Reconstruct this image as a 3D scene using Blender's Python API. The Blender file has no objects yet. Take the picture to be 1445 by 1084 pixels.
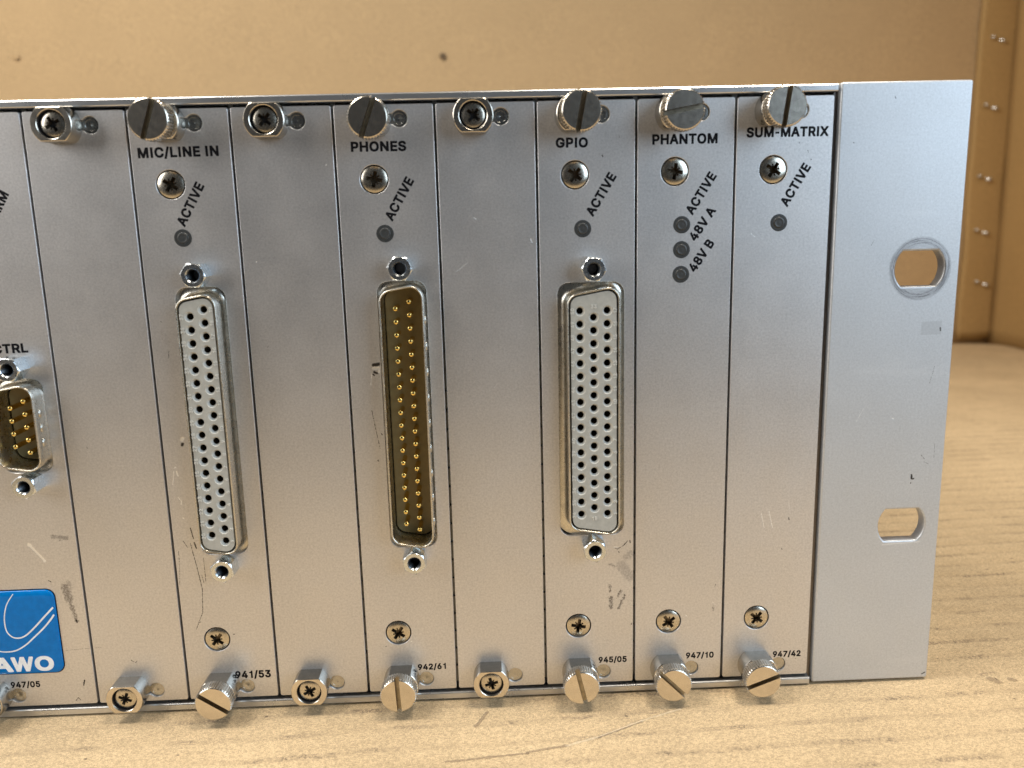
import bpy, bmesh, math, random
from mathutils import Vector, Matrix, Euler
random.seed(7)
R = math.radians
MM = 0.001
HP = 20.32
scene = bpy.context.scene
COL = scene.collection

# ---------------------------------------------------------------- camera
RM = [[0.9990745, -0.0353044, -0.0245709], [-0.0310003, -0.1950027, -0.9803127], [0.0298179, 0.9801671, -0.1959167]]
CP = [-72.4238, -174.9239, 105.754]
cd = bpy.data.cameras.new('camera')
cam = bpy.data.objects.new('camera', cd)
COL.objects.link(cam)
cam.matrix_world = Matrix(((RM[0][0], -RM[1][0], -RM[2][0], CP[0]*MM),
                           (RM[0][1], -RM[1][1], -RM[2][1], CP[1]*MM),
                           (RM[0][2], -RM[1][2], -RM[2][2], CP[2]*MM),
                           (0, 0, 0, 1)))
cd.sensor_width = 36.0
cd.lens = 1179.288 / 1445.0 * 36.0
cd.clip_start = 0.01
cd.clip_end = 20.0
cd.dof.use_dof = True
cd.dof.focus_distance = 0.192
cd.dof.aperture_fstop = 19.0
scene.camera = cam

# ---------------------------------------------------------------- light
w = bpy.data.worlds.new('World'); scene.world = w; w.use_nodes = True
bg = w.node_tree.nodes['Background']
bg.inputs[0].default_value = (0.92, 0.95, 1.0, 1); bg.inputs[1].default_value = 0.035
def area(name, loc, target, sx, sy, power, color):
    l = bpy.data.lights.new(name, 'AREA'); l.shape = 'RECTANGLE'; l.size = sx; l.size_y = sy
    l.energy = power; l.color = color
    o = bpy.data.objects.new(name, l); COL.objects.link(o)
    o.location = Vector(loc)
    o.rotation_euler = (Vector(target) - Vector(loc)).to_track_quat('-Z', 'Y').to_euler()
    return o
area('window_light', (0.64, -0.58, 0.36), (0.02, 0.0, 0.09), 0.64, 0.62, 6.4, (0.65, 0.82, 1.0))
area('ceiling_light', (-0.48, -0.02, 0.66), (-0.22, 0.18, 0.0), 0.24, 0.24, 5.5, (1.0, 0.94, 0.85))
dl = area('added_floor_fill', (0.17, -0.06, 0.85), (0.14, 0.05, 0.0), 0.22, 0.22, 1.25, (1.0, 0.89, 0.74))  # unseen fill lamp added to brighten the floor but spare the walls
dl.data.spread = R(75)
area('added_left_fill', (-0.80, -0.40, 0.40), (-0.1, 0.0, 0.08), 0.4, 0.5, 3.6, (1.0, 0.98, 0.95))  # unseen soft fill added at left to lift the left panels
scene.view_settings.view_transform = 'Standard'
scene.view_settings.look = 'None'
scene.view_settings.exposure = 0.0
scene.view_settings.gamma = 1.0
scene.cycles.max_bounces = 10
scene.cycles.sample_clamp_indirect = 6.0

# ---------------------------------------------------------------- materials
def srgb(r, g, b):
    f = lambda c: (c/255/12.92 if c/255 <= 0.04045 else ((c/255+0.055)/1.055)**2.4)
    return (f(r), f(g), f(b), 1)
class NT:
    def __init__(s, name):
        s.m = bpy.data.materials.new(name); s.m.use_nodes = True
        s.t = s.m.node_tree; s.b = s.t.nodes['Principled BSDF']
    def n(s, t, **k):
        nd = s.t.nodes.new(t)
        for a, v in k.items(): setattr(nd, a, v)
        return nd
    def l(s, a, b): s.t.links.new(a, b)
    def inp(s, sock, v):
        if hasattr(v, 'is_linked') or isinstance(v, bpy.types.NodeSocket): s.l(v, sock)
        else: sock.default_value = v
    def math(s, op, a, b=None, c=None, clamp=False):
        nd = s.n('ShaderNodeMath', operation=op, use_clamp=clamp)
        s.inp(nd.inputs[0], a)
        if b is not None: s.inp(nd.inputs[1], b)
        if c is not None: s.inp(nd.inputs[2], c)
        return nd.outputs[0]
    def vm(s, op, a, b=None, sc=None):
        nd = s.n('ShaderNodeVectorMath', operation=op)
        s.inp(nd.inputs[0], a)
        if b is not None: s.inp(nd.inputs[1], b)
        if sc is not None: s.inp(nd.inputs[3], sc)
        return nd.outputs['Value'] if op in ('DOT_PRODUCT', 'LENGTH') else nd.outputs[0]
    def coords(s, scale=1000.0):
        tc = s.n('ShaderNodeTexCoord')
        return s.vm('SCALE', tc.outputs['Object'], sc=scale)
    def noise(s, vec, scale, detail=2.0, rough=0.5, dist=0.0):
        nd = s.n('ShaderNodeTexNoise'); nd.inputs['Scale'].default_value = scale
        nd.inputs['Detail'].default_value = detail; nd.inputs['Roughness'].default_value = rough
        nd.inputs['Distortion'].default_value = dist
        s.l(vec, nd.inputs['Vector']); return nd.outputs['Fac']
    def ramp(s, fac, lo, hi, a=0.0, b=1.0):
        nd = s.n('ShaderNodeMapRange'); nd.interpolation_type = 'SMOOTHSTEP'
        s.inp(nd.inputs[0], fac)
        for i, v in zip((1, 2, 3, 4), (lo, hi, a, b)): s.inp(nd.inputs[i], v)
        return nd.outputs[0]
    def mix(s, fac, a, b):
        nd = s.n('ShaderNodeMix', data_type='RGBA')
        s.inp(nd.inputs[0], fac); s.inp(nd.inputs[6], a); s.inp(nd.inputs[7], b)
        return nd.outputs[2]
    def bump(s, h, strength, dist=0.0001, normal=None):
        nd = s.n('ShaderNodeBump'); nd.inputs['Strength'].default_value = strength
        nd.inputs['Distance'].default_value = dist; s.l(h, nd.inputs['Height'])
        if normal is not None: s.l(normal, nd.inputs['Normal'])
        return nd.outputs[0]
    def seg(s, P, a, b, wdt, rag=None):
        A = Vector((a[0], 0, a[1])); B = Vector((b[0], 0, b[1])); AB = B - A
        if AB.length < 1e-4: AB = Vector((0, 0, 1e-3))
        pa = s.vm('SUBTRACT', P, tuple(A))
        h = s.math('MULTIPLY', s.vm('DOT_PRODUCT', pa, tuple(AB)), 1.0/AB.length_squared, clamp=True)
        hv = s.n('ShaderNodeVectorMath', operation='SCALE'); hv.inputs[0].default_value = tuple(AB); s.l(h, hv.inputs[3])
        d = s.vm('LENGTH', s.vm('SUBTRACT', pa, hv.outputs[0]))
        if rag is not None: d = s.math('ADD', d, rag)
        return s.ramp(d, wdt, wdt*0.45)

def anodised(name, base=(0.665, 0.65, 0.64), metal=0.82, rough=0.40, dark=(), light=(), smears=(), ring=None, patch=None, grain=0.26, seed=0.0):
    t = NT(name)
    P0 = t.coords()
    P = t.vm('MULTIPLY', P0, (1, 0, 1))
    Ps = t.vm('ADD', P0, (seed*31.7, 0, seed*17.3))
    g = t.noise(Ps, 2.3, 2, 0.75)
    g2 = t.noise(Ps, 1.4, 3, 0.6)
    big = t.noise(Ps, 0.035, 3, 0.55)
    fac = t.math('ADD', t.math('MULTIPLY', t.math('SUBTRACT', g, 0.5), grain*2.2), t.math('MULTIPLY', t.math('SUBTRACT', g2, 0.5), grain*0.8))
    fac = t.math('ADD', fac, t.math('MULTIPLY', t.math('SUBTRACT', big, 0.5), 0.16))
    mult = t.math('ADD', fac, 1.0)
    c0 = t.n('ShaderNodeVectorMath', operation='SCALE'); c0.inputs[0].default_value = base; t.l(mult, c0.inputs[3])
    col = c0.outputs[0]
    rg = t.ramp(t.noise(Ps, 0.12, 4, 0.6), 0.3, 0.7, rough-0.012, rough+0.018)
    height = g
    # faint random handling scratches and specks everywhere
    sp = t.noise(Ps, 0.9, 1, 0.3)
    speck = t.ramp(sp, 0.865, 0.885)
    col = t.mix(t.math('MULTIPLY', speck, 0.7), col, (0.12, 0.11, 0.10, 1))
    hz = t.noise(t.vm('MULTIPLY', Ps, (0.25, 1, 1.6)), 0.10, 3, 0.6, 0.4)
    col = t.mix(t.ramp(hz, 0.60, 0.74, 0.0, 0.10), col, (0.85, 0.85, 0.84, 1))
    rag = t.math('MULTIPLY', t.math('SUBTRACT', t.noise(Ps, 3.0, 3, 0.65), 0.5), 0.45)
    rag2 = t.math('MULTIPLY', t.math('SUBTRACT', t.noise(Ps, 1.5, 4, 0.75), 0.5), 2.6)
    def comb(lst, rg_):
        m = None
        for q in lst:
            a, b, wd = (q[0], q[1]), (q[2], q[3]), q[4]
            s_ = t.seg(P, a, b, wd, rg_)
            if len(q) > 5: s_ = t.math('MULTIPLY', s_, q[5])
            m = s_ if m is None else t.math('MAXIMUM', m, s_)
        return m
    if smears:
        m = t.math('MULTIPLY', comb(smears, rag2), t.ramp(t.noise(Ps, 2.2, 3, 0.7), 0.35, 0.6, 0.25, 0.8))
        col = t.mix(m, col, (0.17, 0.14, 0.11, 1)); rg = t.math('ADD', rg, t.math('MULTIPLY', m, 0.2))
    if dark:
        m = comb(dark, rag)
        col = t.mix(m, col, (0.045, 0.038, 0.032, 1))
        rg = t.math('ADD', rg, t.math('MULTIPLY', m, 0.2))
    if ring:
        d = t.vm('LENGTH', t.vm('SUBTRACT', P, (ring[0], 0, ring[1])))
        d = t.math('ADD', d, t.math('MULTIPLY', rag, 1.2))
        up = t.ramp(d, 6.9, 6.2); inn = t.ramp(d, 4.6, 5.6, 0.35, 0.9)
        q = t.n('ShaderNodeSeparateXYZ'); t.l(t.vm('SUBTRACT', P, (ring[0], 0, ring[1])), q.inputs[0])
        an = t.math('ARCTAN2', q.outputs[2], q.outputs[0])
        pv = t.n('ShaderNodeCombineXYZ'); t.l(t.math('MULTIPLY', d, 3.6), pv.inputs[0]); t.l(t.math('MULTIPLY', an, 1.3), pv.inputs[1])
        st = t.noise(pv.outputs[0], 1.0, 4, 0.7, 0.6)
        m = t.math('MULTIPLY', t.math('MULTIPLY', up, inn), t.ramp(st, 0.38, 0.62, 0.34, 1.0))
        col = t.mix(m, col, (0.19, 0.185, 0.19, 1)); rg = t.math('SUBTRACT', rg, t.math('MULTIPLY', m, 0.08))
    if patch:
        x0, z0, x1, z1, am = patch
        sx = t.n('ShaderNodeSeparateXYZ'); t.l(P, sx.inputs[0])
        m = t.math('MULTIPLY', t.ramp(sx.outputs[0], x0, x0+.15), t.ramp(sx.outputs[0], x1, x1-.4))
        m = t.math('MULTIPLY', m, t.math('MULTIPLY', t.ramp(sx.outputs[2], z0, z0+.15), t.ramp(sx.outputs[2], z1, z1-.15)))
        col = t.mix(t.math('MULTIPLY', m, am), col, (0.33, 0.33, 0.33, 1))
    if light:
        m = comb(light, rag)
        col = t.mix(m, col, (0.93, 0.92, 0.9, 1))
        height = t.math('SUBTRACT', height, t.math('MULTIPLY', m, 2.5))
    t.l(col, t.b.inputs['Base Color'])
    t.l(rg, t.b.inputs['Roughness'])
    t.b.inputs['Metallic'].default_value = metal
    t.l(t.bump(height, 0.45, 0.00002), t.b.inputs['Normal'])
    return t.m

def metal(name, base, rough, bump=0.0, bscale=1.0, var=0.12, metallic=1.0, dirt=0.0, rv=0.3):
    t = NT(name); P = t.coords()
    n1 = t.noise(P, 0.9*bscale, 4, 0.65)
    mult = t.ramp(n1, 0.25, 0.75, 1-var, 1+var*0.6)
    c0 = t.n('ShaderNodeVectorMath', operation='SCALE'); c0.inputs[0].default_value = base; t.l(mult, c0.inputs[3])
    col = c0.outputs[0]
    if dirt:
        dm = t.ramp(t.noise(P, 1.9*bscale, 4, 0.7), 0.55, 0.72, 0, dirt)
        col = t.mix(dm, col, (0.10, 0.085, 0.06, 1))
    t.l(col, t.b.inputs['Base Color'])
    t.l(t.ramp(t.noise(P, 1.7*bscale, 4, 0.7), 0.3, 0.7, rough*(1-rv*0.8), rough*(1+rv)), t.b.inputs['Roughness'])
    t.b.inputs['Metallic'].default_value = metallic
    if bump: t.l(t.bump(t.noise(P, 3.5*bscale, 3, 0.6), bump, 0.00004), t.b.inputs['Normal'])
    return t.m

def plain(name, base, rough, metallic=0.0, **k):
    t = NT(name); P = t.coords()
    mult = t.ramp(t.noise(P, 0.8, 4, 0.6), 0.25, 0.75, 0.90, 1.08)
    c0 = t.n('ShaderNodeVectorMath', operation='SCALE'); c0.inputs[0].default_value = base[:3]; t.l(mult, c0.inputs[3])
    t.l(c0.outputs[0], t.b.inputs['Base Color'])
    t.b.inputs['Roughness'].default_value = rough; t.b.inputs['Metallic'].default_value = metallic
    for kk, v in k.items(): t.b.inputs[kk].default_value = v
    return t.m

M = {}
M['nickel'] = metal('nickel_plate', (0.70, 0.64, 0.55), 0.24, 0.03, 0.6, 0.08, 1.0, 0.05, rv=0.10)
M['nickel_shaded'] = metal('nickel_plate_shaded', (0.42, 0.395, 0.35), 0.22, 0.03, 0.7, 0.08, rv=0.12)  # darker copy of the same nickel: shade painted onto the collar sides
M['screw'] = metal('bright_screw', (0.60, 0.55, 0.46), 0.25, 0.06, 1.0, 0.10, 1.0, 0.10, rv=0.15)
M['slot'] = metal('slot_metal', (0.36, 0.31, 0.23), 0.34, 0.1, 1.5, 0.2)
M['plug'] = metal('plug_metal', (0.50, 0.49, 0.46), 0.24, 0.03, 1.2, 0.08, rv=0.1)
M['grime'] = metal('recess_metal', (0.25, 0.20, 0.14), 0.42, 0.2, 1.5, 0.4)
M['countersink'] = plain('grey_insert_bevel', (0.60, 0.59, 0.54), 0.30)
M['zinc'] = metal('zinc_plate', (0.72, 0.76, 0.78), 0.25, 0.08, 0.9, 0.10, 1.0, 0.08, rv=0.15)
M['tin'] = metal('tinned_shell', (0.62, 0.59, 0.52), 0.28, 0.07, 0.5, 0.12, 1.0, 0.10, rv=0.15)
M['gold'] = metal('gold_plate', (0.90, 0.66, 0.22), 0.16, 0.0)
M['ink'] = plain('black_screen_print', (0.004, 0.004, 0.006), 0.6)
M['black'] = plain('dark_recess', (0.006, 0.006, 0.006), 0.7)
M['insert'] = plain('grey_insert_plastic', (0.42, 0.41, 0.365), 0.42)
M['brown'] = plain('brown_insert_plastic', (0.27, 0.205, 0.09), 0.38)
M['led'] = plain('smoked_lens', (0.042, 0.044, 0.044), 0.40)
M['ink'].node_tree.nodes['Principled BSDF'].inputs['Specular IOR Level'].default_value = 0.15
M['white'] = plain('white_print', (0.80, 0.82, 0.84), 0.35)
M['gasket'] = metal('contact_strip', (0.18, 0.18, 0.17), 0.4)
M['blue'] = plain('blue_badge_film', (0.002, 0.165, 0.50), 0.10)
M['blue'].node_tree.nodes['Principled BSDF'].inputs['Specular IOR Level'].default_value = 0.2
M['staple'] = metal('staple_wire', (0.72, 0.70, 0.66), 0.3)

# ---------------------------------------------------------------- mesh helpers (all sizes in millimetres)
def new_obj(name, me, mats, parent=None, loc=(0, 0, 0), rot=None, smooth=None, **props):
    if not isinstance(mats, (list, tuple)): mats = [mats]
    if not me.materials:
        for m in mats: me.materials.append(m)
    o = bpy.data.objects.new(name, me); COL.objects.link(o)
    o.location = Vector(loc)*MM
    if rot is not None: o.rotation_euler = rot
    if parent is not None: o.parent = parent
    for k, v in props.items(): o[k] = v
    return o
def empty(name, loc=(0, 0, 0), parent=None, **props):
    o = bpy.data.objects.new(name, None); COL.objects.link(o)
    o.empty_display_size = 0.01
    o.location = Vector(loc)*MM
    if parent is not None: o.parent = parent
    for k, v in props.items(): o[k] = v
    return o
def to_mesh(bm, name, smooth=False, angle=None):
    for v in bm.verts: v.co *= MM
    bm.normal_update()
    me = bpy.data.meshes.new(name)
    bm.to_mesh(me); bm.free()
    if smooth or angle:
        me.shade_smooth()
        if angle:
            me.set_sharp_from_angle(angle=R(angle))
    return me
def bm_from_mesh_mm(me):
    bm = bmesh.new(); bm.from_mesh(me)
    return bm
def plate_bm(loops, y0, th, bev=0.0, segs=1, offset=0.0):
    """closed loops of (x, z); front face at y0 (towards the viewer), thickness th backwards, edges bevelled"""
    cu = bpy.data.curves.new('p', 'CURVE'); cu.dimensions = '2D'; cu.fill_mode = 'BOTH'
    for lp in loops:
        s = cu.splines.new('POLY'); s.points.add(len(lp)-1); s.use_cyclic_u = True
        for i, (x, z) in enumerate(lp): s.points[i].co = (x, z, 0, 1)
    cu.extrude = max(th/2 - bev, 0.0005)
    cu.bevel_depth = bev; cu.bevel_resolution = segs; cu.offset = offset - bev
    ob = bpy.data.objects.new('p', cu); COL.objects.link(ob)
    dg = bpy.context.evaluated_depsgraph_get(); dg.update()
    me = bpy.data.meshes.new_from_object(ob.evaluated_get(dg))
    bpy.data.objects.remove(ob); bpy.data.curves.remove(cu)
    bm = bmesh.new(); bm.from_mesh(me); bpy.data.meshes.remove(me)
    bmesh.ops.remove_doubles(bm, verts=bm.verts, dist=1e-5)
    for v in bm.verts:
        x, z, h = v.co
        v.co = (x, y0 + th/2 - h, z)
    bmesh.ops.recalc_face_normals(bm, faces=bm.faces)
    return bm
def circle(cx, cz, r, n=32, a0=0.0):
    return [(cx + r*math.cos(a0+2*math.pi*i/n), cz + r*math.sin(a0+2*math.pi*i/n)) for i in range(n)]
def rrect(x0, z0, x1, z1, r, n=6):
    out = []
    for cx, cz, a in ((x1-r, z0+r, -90), (x1-r, z1-r, 0), (x0+r, z1-r, 90), (x0+r, z0+r, 180)):
        for i in range(n+1):
            t = R(a + 90*i/n); out.append((cx + r*math.cos(t), cz + r*math.sin(t)))
    return out
def flats(r, f, n=48):
    """circle of radius r cut by flats at z = +-f"""
    a = math.asin(min(1, f/r)); ang = []
    m = n//4
    for c0, half in ((0, a), (math.pi/2, math.pi/2-a), (math.pi, a), (1.5*math.pi, math.pi/2-a)):
        for i in range(m): ang.append(c0 - half + 2*half*i/m)
    out = []
    for t in ang:
        rr = min(r, f/max(abs(math.sin(t)), 1e-6)); out.append((rr*math.cos(t), rr*math.sin(t)))
    return out
def roundpoly(pts, rads, n=7):
    out = []; k = len(pts)
    for i in range(k):
        p0, p1, p2 = Vector(pts[i-1]), Vector(pts[i]), Vector(pts[(i+1) % k])
        d0 = (p0-p1).normalized(); d1 = (p2-p1).normalized()
        ang = d0.angle(d1); r = rads
        tl = r/math.tan(ang/2); c = p1 + (d0+d1).normalized()*(r/math.sin(ang/2))
        a0 = p1 + d0*tl - c; a1 = p1 + d1*tl - c
        t0 = math.atan2(a0.y, a0.x); t1 = math.atan2(a1.y, a1.x)
        dt = (t1-t0+math.pi) % (2*math.pi) - math.pi
        for j in range(n+1):
            t = t0 + dt*j/n; out.append((c.x + r*math.cos(t), c.y + r*math.sin(t)))
    return out
def dshape(w_, h_, r, inset=0.0, slant=10.0):
    """D outline: long side at +x, centred on the origin; h_ measured at mid width"""
    k = math.tan(R(slant))*w_/2
    w2 = w_/2 - inset
    kk = math.tan(R(slant))*w2
    hh = h_/2 - inset/math.cos(R(slant))
    pts = [(w2, -(hh+kk)), (w2, hh+kk), (-w2, hh-kk), (-w2, -(hh-kk))]
    return roundpoly(pts, max(r-inset, 0.25))
def loft(bm, rings, cap_start=False, cap_end=False, mat=0):
    """rings: list of (outline, y)"""
    vs = []
    for lp, y in rings: vs.append([bm.verts.new((x, y, z)) for x, z in lp])
    for a, b in zip(vs[:-1], vs[1:]):
        n = len(a)
        for i in range(n):
            f = bm.faces.new((a[i], a[(i+1) % n], b[(i+1) % n], b[i])); f.material_index = mat
    if cap_start: bm.faces.new(list(reversed(vs[0]))).material_index = mat
    if cap_end: bm.faces.new(vs[-1]).material_index = mat
def lathe(bm, prof, n=32, cap_start=False, cap_end=False, cx=0, cz=0, mat=0):
    loft(bm, [(circle(cx, cz, max(r, 1e-4), n), y) for r, y in prof], cap_start, cap_end, mat)
def box(bm, x0, x1, y0, y1, z0, z1, mat=0):
    v = [bm.verts.new(p) for p in ((x0,y0,z0),(x1,y0,z0),(x1,y1,z0),(x0,y1,z0),(x0,y0,z1),(x1,y0,z1),(x1,y1,z1),(x0,y1,z1))]
    for f in ((0,1,2,3),(4,7,6,5),(0,4,5,1),(1,5,6,2),(2,6,7,3),(3,7,4,0)):
        bm.faces.new([v[i] for i in f]).material_index = mat
def boolean(bm_a, bm_b, op='DIFFERENCE'):
    obs = []
    for b in (bm_a, bm_b):
        bmesh.ops.recalc_face_normals(b, faces=b.faces)
        me = bpy.data.meshes.new('b'); b.to_mesh(me); b.free()
        o = bpy.data.objects.new('b', me); COL.objects.link(o); obs.append(o)
    md = obs[0].modifiers.new('b', 'BOOLEAN'); md.operation = op; md.object = obs[1]; md.solver = 'EXACT'
    dg = bpy.context.evaluated_depsgraph_get(); dg.update()
    me = bpy.data.meshes.new_from_object(obs[0].evaluated_get(dg))
    bm = bmesh.new(); bm.from_mesh(me)
    for o in obs:
        m_ = o.data; bpy.data.objects.remove(o); bpy.data.meshes.remove(m_)
    bpy.data.meshes.remove(me)
    return bm
def tube(bm, pts, r, n=8, closed=False, mat=0):
    P = [Vector(p) for p in pts]; rings = []
    for i, p in enumerate(P):
        a = P[max(i-1, 0)]; b = P[min(i+1, len(P)-1)]
        t = (b-a).normalized(); u = t.cross(Vector((0.13, 0.2, 0.97))).normalized(); v = t.cross(u)
        rings.append([bm.verts.new(p + (u*math.cos(2*math.pi*k/n) + v*math.sin(2*math.pi*k/n))*r) for k in range(n)])
    for a, b in zip(rings[:-1], rings[1:]):
        for k in range(n): bm.faces.new((a[k], a[(k+1) % n], b[(k+1) % n], b[k]))
    bm.faces.new(list(reversed(rings[0]))); bm.faces.new(rings[-1])

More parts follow.
